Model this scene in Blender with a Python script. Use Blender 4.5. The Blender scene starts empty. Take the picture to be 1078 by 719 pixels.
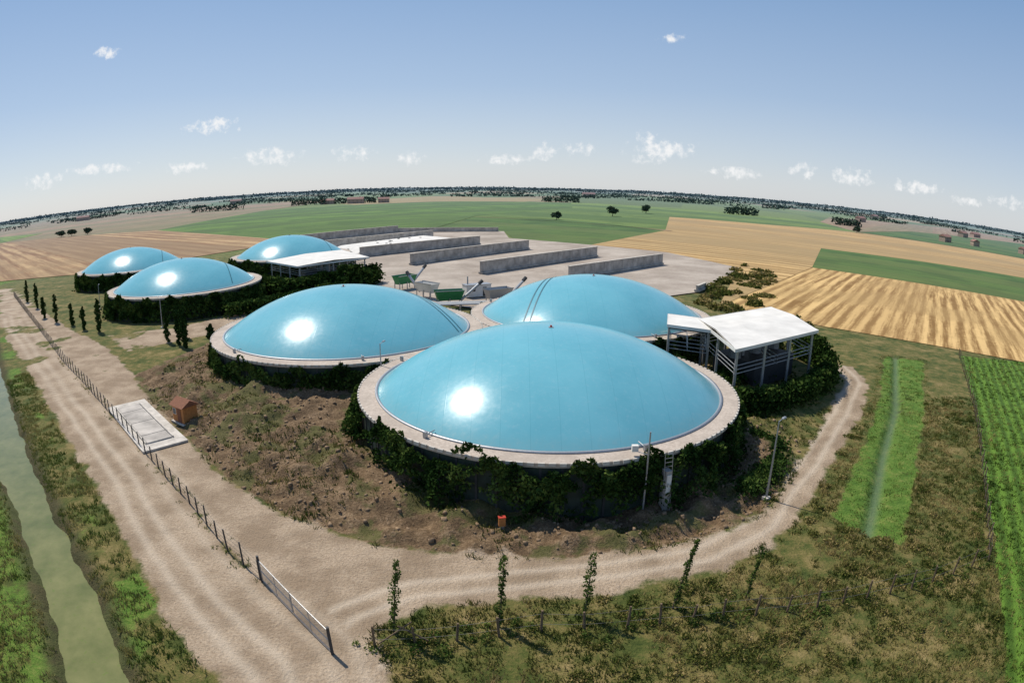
import bpy, math, random
import numpy as np
from mathutils import Matrix, Vector
random.seed(7); rng=np.random.default_rng(7)
S=bpy.context.scene
COL=S.collection
# ------------------------------------------------------------------ helpers
def link(o): COL.objects.link(o); return o
def fast_mesh(name,V,F,mat=None,cols=None,smooth=False):
    V=np.asarray(V,dtype=np.float32);F=np.asarray(F,dtype=np.int32)
    me=bpy.data.meshes.new(name);n,k=F.shape
    me.vertices.add(len(V));me.vertices.foreach_set('co',V.ravel())
    me.loops.add(n*k);me.loops.foreach_set('vertex_index',F.ravel())
    me.polygons.add(n);me.polygons.foreach_set('loop_start',np.arange(0,n*k,k,dtype=np.int32))
    me.update(calc_edges=True)
    if smooth: me.polygons.foreach_set('use_smooth',np.ones(n,dtype=bool))
    if cols is not None:
        a=me.color_attributes.new('mask','FLOAT_COLOR','POINT');a.data.foreach_set('color',np.asarray(cols,dtype=np.float32).ravel())
    if mat: me.materials.append(mat)
    me.validate()
    return me
def obj(name,me,parent=None,loc=None):
    o=bpy.data.objects.new(name,me);link(o)
    if parent: o.parent=parent
    if loc: o.location=loc
    return o
def empty(name,loc=(0,0,0)):
    o=bpy.data.objects.new(name,None);link(o);o.location=loc;o.empty_display_size=.5;return o
class MB:
    def __init__(s): s.p={}
    def _g(s,part,mat):
        if part not in s.p: s.p[part]=([],[],mat)
        return s.p[part]
    def add(s,part,mat,V,F):
        g=s._g(part,mat);b=len(g[0]);g[0].extend([tuple(v) for v in V]);g[1].extend([tuple(i+b for i in f) for f in F])
    def box(s,part,mat,c,d,rz=0,top=1.0):
        x,y,z=d[0]/2,d[1]/2,d[2]/2;ca,sa=math.cos(rz),math.sin(rz);V=[]
        for k in (-1,1):
            t=top if k>0 else 1
            for i,j in ((-1,-1),(1,-1),(1,1),(-1,1)):
                a,b=i*x*t,j*y*t;V.append((c[0]+a*ca-b*sa,c[1]+a*sa+b*ca,c[2]+k*z))
        s.add(part,mat,V,[(3,2,1,0),(4,5,6,7),(0,1,5,4),(1,2,6,5),(2,3,7,6),(3,0,4,7)])
    def tube(s,part,mat,a,b,r0,r1=None,n=8):
        r1=r0 if r1 is None else r1;a=Vector(a);b=Vector(b);d=(b-a).normalized()
        u=d.orthogonal().normalized();w=d.cross(u);V=[];F=[]
        for p,r in ((a,r0),(b,r1)):
            for i in range(n):
                t=2*math.pi*i/n;V.append(p+u*math.cos(t)*r+w*math.sin(t)*r)
        for i in range(n): F.append((i,(i+1)%n,n+(i+1)%n,n+i))
        F.append(tuple(range(n-1,-1,-1)));F.append(tuple(range(n,2*n)))
        s.add(part,mat,V,F)
    def build(s,name,loc=(0,0,0),rz=0,smooth=()):
        par=None
        if len(s.p)>1: par=empty(name,loc);par.rotation_euler[2]=rz
        for k,(V,F,m) in s.p.items():
            me=bpy.data.meshes.new(k);me.from_pydata(V,[],F);me.materials.append(m);me.update()
            if k in smooth:
                for p in me.polygons:p.use_smooth=True
            if par: obj(k,me,par)
            else:
                o=obj(name,me,None,loc);o.rotation_euler[2]=rz;par=o
        return par
class N:
    def __init__(s,name):
        s.m=bpy.data.materials.new(name);s.m.use_nodes=True;s.t=s.m.node_tree
        s.b=s.t.nodes['Principled BSDF']
    def n(s,ty,**k):
        x=s.t.nodes.new(ty)
        for a,b in k.items(): setattr(x,a,b)
        return x
    def l(s,a,b): s.t.links.new(a,b)
    def put(s,i,v):
        if isinstance(v,(int,float)): i.default_value=v
        elif isinstance(v,(tuple,list)): i.default_value=tuple(v)+((1,) if len(v)==3 and i.type=='RGBA' else ())
        else: s.l(v,i)
    def math(s,op,a,b=None,c=None):
        x=s.n('ShaderNodeMath',operation=op)
        for i,v in enumerate((a,b,c)):
            if v is not None: s.put(x.inputs[i],v)
        return x.outputs[0]
    def mix(s,f,a,b,blend='MIX'):
        x=s.n('ShaderNodeMix',data_type='RGBA',blend_type=blend)
        s.put(x.inputs[0],f);s.put(x.inputs[6],a);s.put(x.inputs[7],b);return x.outputs[2]
    def noise(s,scale,detail=4,rough=.55,vec=None,out=0,dist=0):
        x=s.n('ShaderNodeTexNoise');x.inputs['Scale'].default_value=scale;x.inputs['Detail'].default_value=detail
        x.inputs['Roughness'].default_value=rough;x.inputs['Distortion'].default_value=dist
        s.l(vec if vec is not None else s.pos(),x.inputs['Vector']);return x.outputs[out]
    def pos(s):
        if not hasattr(s,'_p'): s._p=s.n('ShaderNodeNewGeometry').outputs['Position']
        return s._p
    def objc(s): return s.n('ShaderNodeTexCoord').outputs['Object']
    def ramp(s,f,stops):
        x=s.n('ShaderNodeValToRGB');e=x.color_ramp.elements
        while len(e)<len(stops): e.new(.5)
        for i,(p,c) in enumerate(stops):
            e[i].position=p;e[i].color=tuple(c)+(1,)
        s.l(f,x.inputs[0]);return x.outputs[0]
    def step(s,v,a,b):
        x=s.n('ShaderNodeMapRange',interpolation_type='SMOOTHSTEP');s.put(x.inputs[0],v);x.inputs[1].default_value=a;x.inputs[2].default_value=b
        return x.outputs[0]
    def bump(s,h,strength=.3,dist=.1):
        x=s.n('ShaderNodeBump');x.inputs['Strength'].default_value=strength;x.inputs['Distance'].default_value=dist
        s.l(h,x.inputs['Height']);s.l(x.outputs[0],s.b.inputs['Normal'])
    def haze(s,c,k=.62):  # aerial haze painted into the base colour: bluer with distance from the origin
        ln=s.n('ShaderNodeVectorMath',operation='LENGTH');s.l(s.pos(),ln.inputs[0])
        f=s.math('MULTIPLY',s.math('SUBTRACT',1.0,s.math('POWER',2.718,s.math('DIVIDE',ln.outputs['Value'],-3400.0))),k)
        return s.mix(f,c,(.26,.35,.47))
    def fin(s,c,rough=.9,spec=.2):
        s.put(s.b.inputs['Base Color'],c);s.b.inputs['Roughness'].default_value=rough
        s.b.inputs['Specular IOR Level'].default_value=spec;return s.m
def simple(name,c,rough=.7,var=.25,scale=3,spec=.3,metal=0,bump=0,haze=False):
    s=N(name);v=s.noise(scale,4,.6,s.objc())
    d=tuple(x*(1-var) for x in c);l=tuple(min(1,x*(1+var)) for x in c)
    q=s.ramp(v,[(.3,d),(.7,l)])
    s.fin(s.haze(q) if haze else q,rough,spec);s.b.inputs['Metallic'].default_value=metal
    if bump: s.bump(v,bump,.05)
    return s.m
def vnoise(X,Y,scale,seed=0,octs=4):
    r=np.random.default_rng(seed);T=r.random((256,256));out=0;amp=1;tot=0;f=1/scale
    for o in range(octs):
        x=X*f+17.3*o;y=Y*f+9.1*o;xi=np.floor(x).astype(int);yi=np.floor(y).astype(int);u=x-xi;v=y-yi
        u=u*u*(3-2*u);v=v*v*(3-2*v);a=T[xi%256,yi%256];b=T[(xi+1)%256,yi%256];c=T[xi%256,(yi+1)%256];d=T[(xi+1)%256,(yi+1)%256]
        out=out+amp*((a*(1-u)+b*u)*(1-v)+(c*(1-u)+d*u)*v);tot+=amp;amp*=.5;f*=2
    return out/tot-.5
def dseg(X,Y,a,b):
    dx,dy=b[0]-a[0],b[1]-a[1];t=np.clip(((X-a[0])*dx+(Y-a[1])*dy)/(dx*dx+dy*dy+1e-9),0,1)
    return np.hypot(X-a[0]-t*dx,Y-a[1]-t*dy)
def dline(P,X,Y):
    d=np.full(np.shape(X),1e9)
    for a,b in zip(P[:-1],P[1:]): d=np.minimum(d,dseg(X,Y,a,b))
    return d
def sdf(P,X,Y):
    d=dline(list(P)+[P[0]],X,Y);ins=np.zeros(np.shape(X),bool)
    for a,b in zip(P,P[1:]+P[:1]):
        c=((a[1]>Y)!=(b[1]>Y))&(X<(b[0]-a[0])*(Y-a[1])/((b[1]-a[1])+1e-12)+a[0]);ins^=c
    return np.where(ins,d,-d)
def ss(x,a,b):
    t=np.clip((x-a)/(b-a),0,1);return t*t*(3-2*t)
# ------------------------------------------------------------------ plan of the site (metres)
ROAD_L=[(-190,170),(-121,108),(-79.6,76.8),(-56.5,58.3),(-38.7,43.3),(-27.5,32.8),(-20.9,26.4),(-15.8,22.5),(-11,14)]
INN_OUT=[(-8.2,28.8),(-5.1,31.5),(1.4,32.8),(7.7,33.4),(14.8,35.2),(21.8,39.6),(30,49.2),(42.3,63.8),(51.7,76.8),(54,86)]
INN_IN=[(48.7,79.2),(38.4,65.8),(27.9,51.7),(20.9,42.9),(14.5,39.6),(4.2,37.5),(-2.4,37.8),(-9.4,38.6),(-18.1,42.4),(-25.5,47.4),(-33.7,55.2),(-45.2,65.7),(-55.8,77)]
GRAVEL=ROAD_L+[(-3,14),(-5,22)]+INN_OUT+[(50,88)]+INN_IN+[(-72,92),(-96,108),(-130,133),(-180,170)]
SOIL=[(46,92),(25,112),(0,122),(-40,113),(-52,96)]+INN_IN[::-1]
PATH2=[(-80,102),(-66,90),(-52,106),(-40,122),(-20,130),(-35,142),(-56,124),(-66,108)]
CAN_R=[(-190,163),(-140,121),(-85,74),(-50.6,45.5),(-37.6,35),(-28,27.2),(-22,21),(-16,14)]
CAN_L=[(-19,14),(-24.9,19.5),(-26.8,21.8),(-34.2,28.5),(-44,36.6),(-55,44.6),(-90,70),(-145,116),(-196,158)]
CANAL=CAN_R+CAN_L
GRASS=[(65,93),(71.8,89.4),(52,62),(30.7,35.4),(26.6,41.1),(46,66)]
DITCH=[(67,92),(50,66.5),(39,52.4),(28.9,38.2)]
CROP=[(84,93),(99,88),(180,60),(160,10),(24,6),(29.5,18.1),(37.4,29.5),(49,45.5),(64.5,64.9)]
TANKS=[(3.9,62.2,19.4,17.5),(-24.2,87.5,19.9,17.9),(12.9,99.9,19.4,17.5),(-77,132,19.4,17.5),(-121,173,19.4,17.5),(-70,190,19.4,17.2)]
def height(X,Y):
    n=vnoise(X,Y,5,1)*.3+vnoise(X,Y,.9,2,3)*.16
    near=1-ss(np.hypot(X,Y),100,125)
    sg=sdf(GRAVEL,X,Y);gr=ss(sg,-.6,.6)
    h=n*near*(1-gr*.8)
    s=sdf(SOIL,X,Y)
    lump=vnoise(X,Y,2.2,5,4);lump2=vnoise(X,Y,7,6,2)
    h=h+near*ss(s,0,5)*(.8+lump2*1.6)+near*ss(s,0,1.5)*(lump*2.3)*ss(38-X,0,12)
    h=h+near*1.1*ss(s,3,12)*ss(-X-8,0,8)*ss(98-Y,0,8)
    c=sdf(CANAL,X,Y)
    h=np.where(c>-3.2,h*(1-ss(c,-3.2,-1.5)),h)-.8*ss(c+vnoise(X,Y,3,71,3)*1.2,-1.3,.1)-.9*ss(c,0,1.6)
    d=dline(DITCH,X,Y);h=h-.45*(1-ss(d,.2,1.1))
    return h
# ------------------------------------------------------------------ ground
def build_ground():
    g=lambda a,b,n:np.geomspace(a,b,n)
    xs=np.concatenate([-g(9500,330,22),np.arange(-300,-130,5),np.arange(-130,-60,.9),np.arange(-60,68,.36),np.arange(68,140,.9),np.arange(140,300,6),g(330,9500,22)])
    ys=np.concatenate([[-600,-200,-60,-20,0,6,11],np.arange(14,62,.32),np.arange(62,130,.65),np.arange(130,300,3),g(305,11000,34)])
    X,Y=np.meshgrid(xs,ys);Z=height(X,Y)
    V=np.stack([X,Y,Z],-1).reshape(-1,3);nx,ny=len(xs),len(ys)
    i=np.arange((ny-1)*(nx-1));r=i//(nx-1);c=i%(nx-1);a=r*nx+c
    F=np.stack([a,a+1,a+nx+1,a+nx],-1)
    m=lambda sd,w:np.clip(.5+sd/w,0,1)
    gr=np.maximum(m(sdf(GRAVEL,X,Y)+vnoise(X,Y,2.5,75,3)*1.6,2.6),m(sdf(PATH2,X,Y),2))
    gr=gr*(1-.6*ss(vnoise(X,Y,7,77,3),.02,.14)*(X<-62)*(Y>78))
    # tufts growing in the verge along the fence line
    gr=gr*(1-.55*np.exp(-(dline(F1,X,Y)/.7)**2)*ss(vnoise(X,Y,1.6,81,3),-.08,.1))
    so=m(sdf(SOIL,X,Y),2)*(1-.75*ss(X+(Y-60)*.2,20,28))
    gs=m(sdf(GRASS,X,Y)+vnoise(X,Y,2,72,3)*1.2,1.2)*(.78+vnoise(X,Y,5,73,3)*.7)
    gs=np.maximum(gs,.7*(sdf(CANAL,X,Y)>-4.5)*ss(vnoise(X,Y,6,9),-.2,.18))
    far=(X<np.interp(Y,[14,44,70,158],[-19,-55,-90,-196]))
    gs=np.where(far,.58,gs)
    cr=m(sdf(CROP,X,Y)+vnoise(X,Y,2,74,3)*.8,1)
    C=np.stack([gr,so,gs,cr],-1).reshape(-1,4)
    me=fast_mesh('ground',V,F,ground_mat(),C,True)
    d=dline(ROAD_L,X,Y);e=dline(INN_OUT,X,Y);rt=0
    for q in (2.0,3.9,6.2,8.0): rt=rt+np.exp(-((d+vnoise(X,Y,14,3)*1.6-q)/.38)**2)*(1. if q<5 else .6)
    for q in (1.5,3.2): rt=rt+np.exp(-((e+vnoise(X,Y,9,4)*1.2-q)/.36)**2)*1.*(d>9)
    wet=np.exp(-(dline(DITCH,X,Y)/.5)**2)
    mud=ss(sdf(CANAL,X,Y),-2.2,-1.0)
    A=me.color_attributes.new('aux','FLOAT_COLOR','POINT')
    A.data.foreach_set('color',np.stack([rt,wet,mud,0*rt+1],-1).astype(np.float32).ravel())
    obj('ground',me)
F1=[(-16.8,33),(-20.6,36),(-27.1,42.3),(-35.5,49.7),(-44.4,57.4),(-61.5,71.5),(-77.4,84.1),(-106,108),(-161,153)]
F2=[(-7.7,27.5),(-3,28.4),(1.9,29.4),(7.1,29.6),(13.3,29.9),(20,29.6),(28.2,29.8),(37.5,31),(48.8,45.5),(63.8,64.9),(84,93)]
def ground_mat():
    s=N('ground_mat')
    at=s.n('ShaderNodeAttribute',attribute_name='mask');sp=s.n('ShaderNodeSeparateColor');s.l(at.outputs['Color'],sp.inputs[0])
    ax=s.n('ShaderNodeAttribute',attribute_name='aux');sx=s.n('ShaderNodeSeparateColor');s.l(ax.outputs['Color'],sx.inputs[0])
    n2=s.noise(.7,6,.68);n3=s.noise(5,4,.7);n4=s.noise(.22,4,.62)
    def pm(v,k=.7): return s.step(s.math('ADD',v,s.math('MULTIPLY',s.math('SUBTRACT',n2,.5),k)),.38,.62)
    dv=s.math('ADD',s.math('ADD',s.math('MULTIPLY',n4,.4),s.math('MULTIPLY',n2,.4)),s.math('MULTIPLY',n3,.2))
    dry=s.ramp(dv,[(.37,(.035,.055,.012)),(.46,(.085,.10,.024)),(.53,(.165,.14,.045)),(.63,(.31,.23,.10))])
    gv=s.ramp(n3,[(.3,(.30,.22,.145)),(.7,(.53,.415,.295))])
    gv=s.mix(s.step(n4,.38,.62),gv,s.mix(.75,gv,(.25,.18,.115)))
    gv=s.mix(s.math('MULTIPLY',sx.outputs[0],.6),gv,(.60,.50,.38))
    so=s.ramp(s.math('ADD',s.math('MULTIPLY',n2,.5),s.math('MULTIPLY',n3,.5)),[(.32,(.06,.037,.02)),(.5,(.165,.108,.058)),(.66,(.36,.25,.15))])
    so=s.mix(s.math('MULTIPLY',s.step(n4,.50,.58),.65),so,(.085,.10,.026))
    gn=s.ramp(s.math('ADD',s.math('MULTIPLY',n2,.6),s.math('MULTIPLY',n3,.4)),[(.35,(.055,.115,.016)),(.5,(.10,.18,.026)),(.65,(.22,.24,.06))])
    sep=s.n('ShaderNodeSeparateXYZ');s.l(s.pos(),sep.inputs[0])
    row=s.math('SINE',s.math('MULTIPLY',s.math('ADD',s.math('MULTIPLY',sep.outputs[0],.8),s.math('MULTIPLY',sep.outputs[1],-.6)),4.2))
    cp=s.mix(s.step(s.math('ADD',s.math('MULTIPLY',row,.6),s.math('MULTIPLY',n2,2.0)),.2,1.8),(.06,.115,.015),(.13,.235,.03))
    mp=s.n('ShaderNodeMapping');mp.inputs['Rotation'].default_value=(0,0,.64);mp.inputs['Scale'].default_value=(.0042,.0016,1);s.l(s.pos(),mp.inputs[0])
    vo=s.n('ShaderNodeTexVoronoi',distance='CHEBYCHEV');vo.inputs['Scale'].default_value=1;vo.inputs['Randomness'].default_value=.75;s.l(mp.outputs[0],vo.inputs[0])
    vs=s.n('ShaderNodeSeparateColor');s.l(vo.outputs['Color'],vs.inputs[0])
    rp=s.n('ShaderNodeValToRGB');rp.color_ramp.interpolation='CONSTANT';e=rp.color_ramp.elements
    for p,c in ((.0,(.08,.14,.03)),(.2,(.14,.20,.045)),(.42,(.045,.08,.025)),(.56,(.36,.26,.12)),(.72,(.10,.15,.04)),(.88,(.28,.21,.11))):
        if p==0: k=e[0]
        elif p==.2: k=e[1];k.position=p
        else: k=e.new(p)
        k.color=c+(1,)
    s.l(vs.outputs[0],rp.inputs[0])
    farc=s.mix(.25,rp.outputs[0],s.ramp(n4,[(.3,(.07,.10,.035)),(.7,(.26,.22,.10))]))
    ln=s.n('ShaderNodeVectorMath',operation='LENGTH');s.l(s.pos(),ln.inputs[0])
    c=s.mix(s.step(ln.outputs['Value'],230,330),dry,farc)
    c=s.mix(s.math('MULTIPLY',pm(sp.outputs[2],1.2),s.step(s.math('MULTIPLY',ln.outputs['Value'],-1.0),-420,-300)),c,gn)
    c=s.mix(pm(at.outputs['Alpha'],.5),c,cp)
    c=s.mix(pm(sp.outputs[1]),c,so)
    c=s.mix(pm(sp.outputs[0],.8),c,gv)
    c=s.mix(s.math('MULTIPLY',sx.outputs[1],.7),c,(.12,.17,.10))
    c=s.mix(s.math('MULTIPLY',sx.outputs[2],.8),c,(.07,.06,.03))
    s.bump(s.math('ADD',n3,s.math('MULTIPLY',n2,1.5)),.9,.2)
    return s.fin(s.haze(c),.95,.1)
build_ground()
# ------------------------------------------------------------------ field sheets
def sheet(name,P,z,mat):
    me=bpy.data.meshes.new(name);me.from_pydata([(x,y,z) for x,y in P],[],[tuple(range(len(P)))]);me.materials.append(mat);me.update()
    if me.polygons[0].normal.z<0: me.flip_normals()
    return obj(name,me)
def fieldmat(name,c1,c2,d,w,con=.8,spots=None,blk=0,alt=None,altn=.5,grass=.6):
    s=N(name);sep=s.n('ShaderNodeSeparateXYZ');s.l(s.pos(),sep.inputs[0])
    q=s.math('ADD',s.math('MULTIPLY',sep.outputs[0],-d[1]),s.math('MULTIPLY',sep.outputs[1],d[0]))
    mp=s.n('ShaderNodeMapping');mp.inputs['Rotation'].default_value=(0,0,-math.atan2(d[1],d[0]));s.l(s.pos(),mp.inputs[0])
    mq=s.n('ShaderNodeMapping');mq.inputs['Scale'].default_value=(.05,1,1);s.l(mp.outputs[0],mq.inputs[0])
    big=s.noise(.03,4,.6);fine=s.noise(.8,4,.75);streak=s.noise(1.6/w,4,.75,mq.outputs[0])
    qq=s.math('ADD',q,s.math('MULTIPLY',big,3.0))
    r=s.math('SINE',s.math('MULTIPLY',qq,6.2832/w))
    v=s.math('ADD',s.math('MULTIPLY',r,.26*con),s.math('MULTIPLY',s.math('SUBTRACT',streak,.5),3.4*con))
    v=s.math('ADD',s.math('ADD',v,.5),s.math('MULTIPLY',s.math('SUBTRACT',fine,.5),grass*1.5))
    c=s.mix(s.step(v,0,1),c1,c2)
    c=s.mix(s.math('MULTIPLY',s.step(big,.46,.60),.5),c,spots or tuple(x*.6 for x in c1))
    if blk:
        wn=s.n('ShaderNodeTexWhiteNoise',noise_dimensions='1D');s.l(s.math('FLOOR',s.math('DIVIDE',q,blk)),wn.inputs['W'])
        c=s.mix(s.math('MULTIPLY',s.step(wn.outputs['Value'],.35,.75),altn),c,alt)
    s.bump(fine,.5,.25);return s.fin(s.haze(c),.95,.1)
a=(.62,.785);b=(.785,-.62)
stub=fieldmat('stubble_mat',(.23,.125,.035),(.66,.44,.18),a,3.6,.95,spots=(.40,.26,.10),blk=25,alt=(.34,.21,.08),altn=.45)
stubL=fieldmat('stubble_left_mat',(.22,.12,.055),(.46,.31,.155),b,10,.9,spots=(.27,.18,.09),blk=34,alt=(.24,.155,.08),altn=.7)
stub2=fieldmat('stubble_far_mat',(.28,.165,.055),(.60,.40,.17),b,8,1.0,spots=(.36,.24,.10),blk=48,alt=(.31,.22,.10),altn=.7)
tan=fieldmat('ploughed_field_mat',(.25,.165,.09),(.36,.255,.15),a,14,.5,blk=90,alt=(.17,.165,.075),altn=.7)
grn=fieldmat('green_field_mat',(.07,.13,.02),(.15,.235,.04),a,9,.7,blk=40,alt=(.075,.115,.026),altn=.7)
grn2=fieldmat('dark_green_field_mat',(.05,.10,.018),(.105,.17,.03),b,7,.6,blk=30,alt=(.13,.155,.04),altn=.5)
grn3=fieldmat('light_green_field_mat',(.12,.18,.03),(.22,.29,.06),b,14,.6,blk=70,alt=(.07,.12,.025),altn=.8)
sheet('stubble_field',[(46,134),(64,115),(99,88),(190,50),(420,10),(420,80),(183,167),(114,221)],.12,stub)
sheet('green_strip_field',[(114,221),(183,167),(420,80),(640,120),(276,253),(169,318)],.16,grn2)
sheet('stubble_field',[(169,318),(276,253),(640,120),(1000,180),(480,420),(340,560),(230,560),(150,600),(95,390)],.12,stub2)
sheet('stubble_field',[(114,221),(169,318),(95,390),(30,266),(62,250),(78,208),(46,134)],.2,stub2)
sheet('green_field',[(30,266),(95,390),(42,476),(-31,500),(-50,331),(-5,345),(0,300)],.2,grn2)
sheet('green_field',[(-105,296),(-62,345),(-50,333),(-31,516),(70,760),(90,1000),(-120,1000),(-330,800),(-296,466),(-190,372)],.2,grn)
sheet('green_field',[(42,476),(95,390),(150,600),(230,560),(340,560),(400,760),(140,1000),(90,1000),(70,760),(-31,516)],.14,grn3)
sheet('stubble_field',[(-120,262),(-105,296),(-190,372),(-296,466),(-800,560),(-900,300),(-400,180),(-215,190),(-150,200)],.2,stubL)
sheet('ploughed_field',[(-296,466),(-330,800),(-360,1300),(-1400,1500),(-1500,800),(-800,560)],.14,tan)
sheet('green_field',[(-800,562),(-560,520),(-600,640),(-1500,980),(-1500,800)],.3,grn3)
sheet('stubble_field',[(480,420),(1000,180),(2400,300),(1500,900),(700,620)],.2,stub2)
sheet('green_field',[(480,420),(700,620),(1500,900),(1400,1100),(560,760),(340,560)],.3,grn2)
sheet('stubble_field',[(400,760),(340,562),(560,762),(1400,1102),(1300,1500),(600,1100)],.25,tan)
sheet('dirt_track',[(-31,500),(-26,500),(100,389),(96,385),(62,425)],.32,tan)
# ------------------------------------------------------------------ canal water
s=N('canal_water_mat');v=s.noise(.35,5,.65);v2=s.noise(1.8,5,.7)
c=s.ramp(v,[(.3,(.11,.125,.035)),(.7,(.21,.205,.075))]);c=s.mix(s.step(v2,.55,.72),c,(.13,.17,.035))
s.fin(c,.12,.35);s.bump(s.noise(5,4,.6),.12,.04)
sheet('canal_water',[(-190,166),(-140,124),(-84,76),(-49.5,47.4),(-36.4,37),(-26.5,29),(-20.5,22.6),(-12,13),(-23,12),(-27.2,19),(-29,21.8),(-36.4,27.6),(-46.2,35.4),(-57.2,43.2),(-92.5,68),(-148,113),(-201,155)],-.55,s.m)
# ------------------------------------------------------------------ materials
conc=N('concrete_rim_mat');v=conc.noise(4,5,.75);v2=conc.noise(.5,4)
conc.bump(v,.5,.05);conc.fin(conc.mix(conc.math('MULTIPLY',conc.step(v2,.4,.65),.6),conc.ramp(v,[(.3,(.34,.28,.225)),(.7,(.62,.53,.44))]),(.36,.30,.245)),.9);conc=conc.m
yardm=N('yard_concrete_mat');v=yardm.noise(.06,5,.65);v2=yardm.noise(1.2,5,.7)
yardm.fin(yardm.mix(.4,yardm.ramp(v,[(.32,(.22,.175,.135)),(.5,(.37,.31,.25)),(.66,(.53,.46,.38))]),yardm.ramp(v2,[(.3,(.25,.21,.17)),(.7,(.45,.39,.325))])),.9);yardm=yardm.m
wallc=simple('concrete_wall_mat',(.40,.365,.32),.9,.35,.4)
clad=simple('tank_cladding_mat',(.03,.045,.035),.6,.4,1)
metal=simple('galvanised_metal_mat',(.36,.37,.38),.45,.15,8,.5,.6)
darkm=simple('dark_metal_mat',(.05,.05,.05),.6,.2,5)
wirem=simple('fence_wire_mat',(.10,.095,.09),.6,.2,5)
white=simple('white_sheet_mat',(.68,.655,.60),.75,.12,.35,.15)
wood=simple('weathered_wood_mat',(.15,.105,.065),.9,.35,6)
orange=simple('orange_shed_mat',(.42,.17,.05),.7,.2,4)
brownr=simple('brown_roof_mat',(.20,.08,.04),.8,.25,5)
redp=simple('red_paint_mat',(.45,.05,.03),.5,.15,5)
greenp=simple('green_paint_mat',(.04,.22,.08),.45,.2,3)
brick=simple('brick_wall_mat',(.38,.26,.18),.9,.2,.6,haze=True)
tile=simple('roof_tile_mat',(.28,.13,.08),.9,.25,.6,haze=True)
glass=simple('window_mat',(.03,.04,.05),.15,.1,3,.6)
bark=simple('bark_mat',(.12,.09,.06),.95,.3,8)
padm=simple('pad_concrete_mat',(.52,.475,.41),.85,.25,1.0)
s=N('dome_membrane_mat');oc=s.objc();sep=s.n('ShaderNodeSeparateXYZ');s.l(oc,sep.inputs[0])
d1=s.noise(.18,4,.6,oc);d2=s.noise(2.0,5,.72,oc)
fr=s.math('ABSOLUTE',s.math('SUBTRACT',s.math('FRACT',s.math('MULTIPLY',sep.outputs[0],.42)),.5))
seam=s.step(fr,.475,.497)
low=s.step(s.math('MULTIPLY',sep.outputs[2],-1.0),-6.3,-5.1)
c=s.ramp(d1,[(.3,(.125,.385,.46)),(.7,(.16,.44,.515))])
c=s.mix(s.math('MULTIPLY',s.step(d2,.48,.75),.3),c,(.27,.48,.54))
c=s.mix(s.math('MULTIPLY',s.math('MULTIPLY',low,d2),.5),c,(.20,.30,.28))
c=s.mix(s.math('MULTIPLY',seam,.18),c,(.05,.25,.31))
s.fin(c,.22,.22)
rr=s.ramp(d2,[(.3,(.19,.19,.19)),(.75,(.26,.26,.26))]);s.l(rr,s.b.inputs['Roughness'])
s.bump(s.math('ADD',s.math('MULTIPLY',s.noise(.35,3,.5,oc),1.0),s.math('MULTIPLY',seam,.08)),.05,.3)
dome=s.m
strapm=simple('strap_mat',(.02,.12,.16),.5,.1,5)
def foliage(name,dark,mid,light,trans=.25,hz=0):
    s=N(name);at=s.n('ShaderNodeAttribute',attribute_name='mask');sp=s.n('ShaderNodeSeparateColor');s.l(at.outputs['Color'],sp.inputs[0])
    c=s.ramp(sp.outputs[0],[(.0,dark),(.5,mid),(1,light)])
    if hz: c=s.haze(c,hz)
    out=s.t.nodes['Material Output'];df=s.n('ShaderNodeBsdfDiffuse');s.l(c,df.inputs[0]);s.t.nodes.remove(s.b)
    if trans>0:
        tr=s.n('ShaderNodeBsdfTranslucent');s.l(c,tr.inputs[0]);mx=s.n('ShaderNodeMixShader');mx.inputs[0].default_value=trans
        s.l(df.outputs[0],mx.inputs[1]);s.l(tr.outputs[0],mx.inputs[2]);s.l(mx.outputs[0],out.inputs[0])
    else: s.l(df.outputs[0],out.inputs[0])
    return s.m
ivy=foliage('ivy_mat',(.014,.032,.008),(.042,.078,.017),(.11,.15,.035),.12)
leafm=foliage('leaf_mat',(.03,.06,.012),(.08,.125,.028),(.17,.20,.05))
cypm=foliage('cypress_mat',(.012,.03,.008),(.03,.06,.015),(.07,.105,.03),0)
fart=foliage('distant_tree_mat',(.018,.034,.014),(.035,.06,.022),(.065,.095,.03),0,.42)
weedm=foliage('weed_mat',(.045,.07,.014),(.145,.145,.038),(.38,.28,.12),.2)
reedm=foliage('reed_mat',(.06,.10,.018),(.14,.175,.038),(.32,.27,.10),.2)
def quads(C,size,tint,asp=1.0):
    n=len(C);d=rng.normal(size=(n,3));d/=np.linalg.norm(d,axis=1)[:,None]
    e=rng.normal(size=(n,3));e-=(e*d).sum(1)[:,None]*d;e/=np.linalg.norm(e,axis=1)[:,None]
    f=np.cross(d,e);sz=(size*rng.uniform(.6,1.4,n))[:,None]*.5
    V=np.stack([C-e*sz*1.3*asp,C-f*sz*.8,C+e*sz*1.3*asp,C+f*sz*.8],1).reshape(-1,3)
    F=np.arange(4*n).reshape(-1,4);T=np.repeat(tint,4)
    return V,F,np.stack([T,T,T,T*0+1],-1)
def foliage_obj(name,C,size,tint,mat,parent=None):
    V,F,T=quads(np.asarray(C),size,np.clip(tint,0,1));return obj(name,fast_mesh(name,V,F,mat,T),parent)
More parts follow.
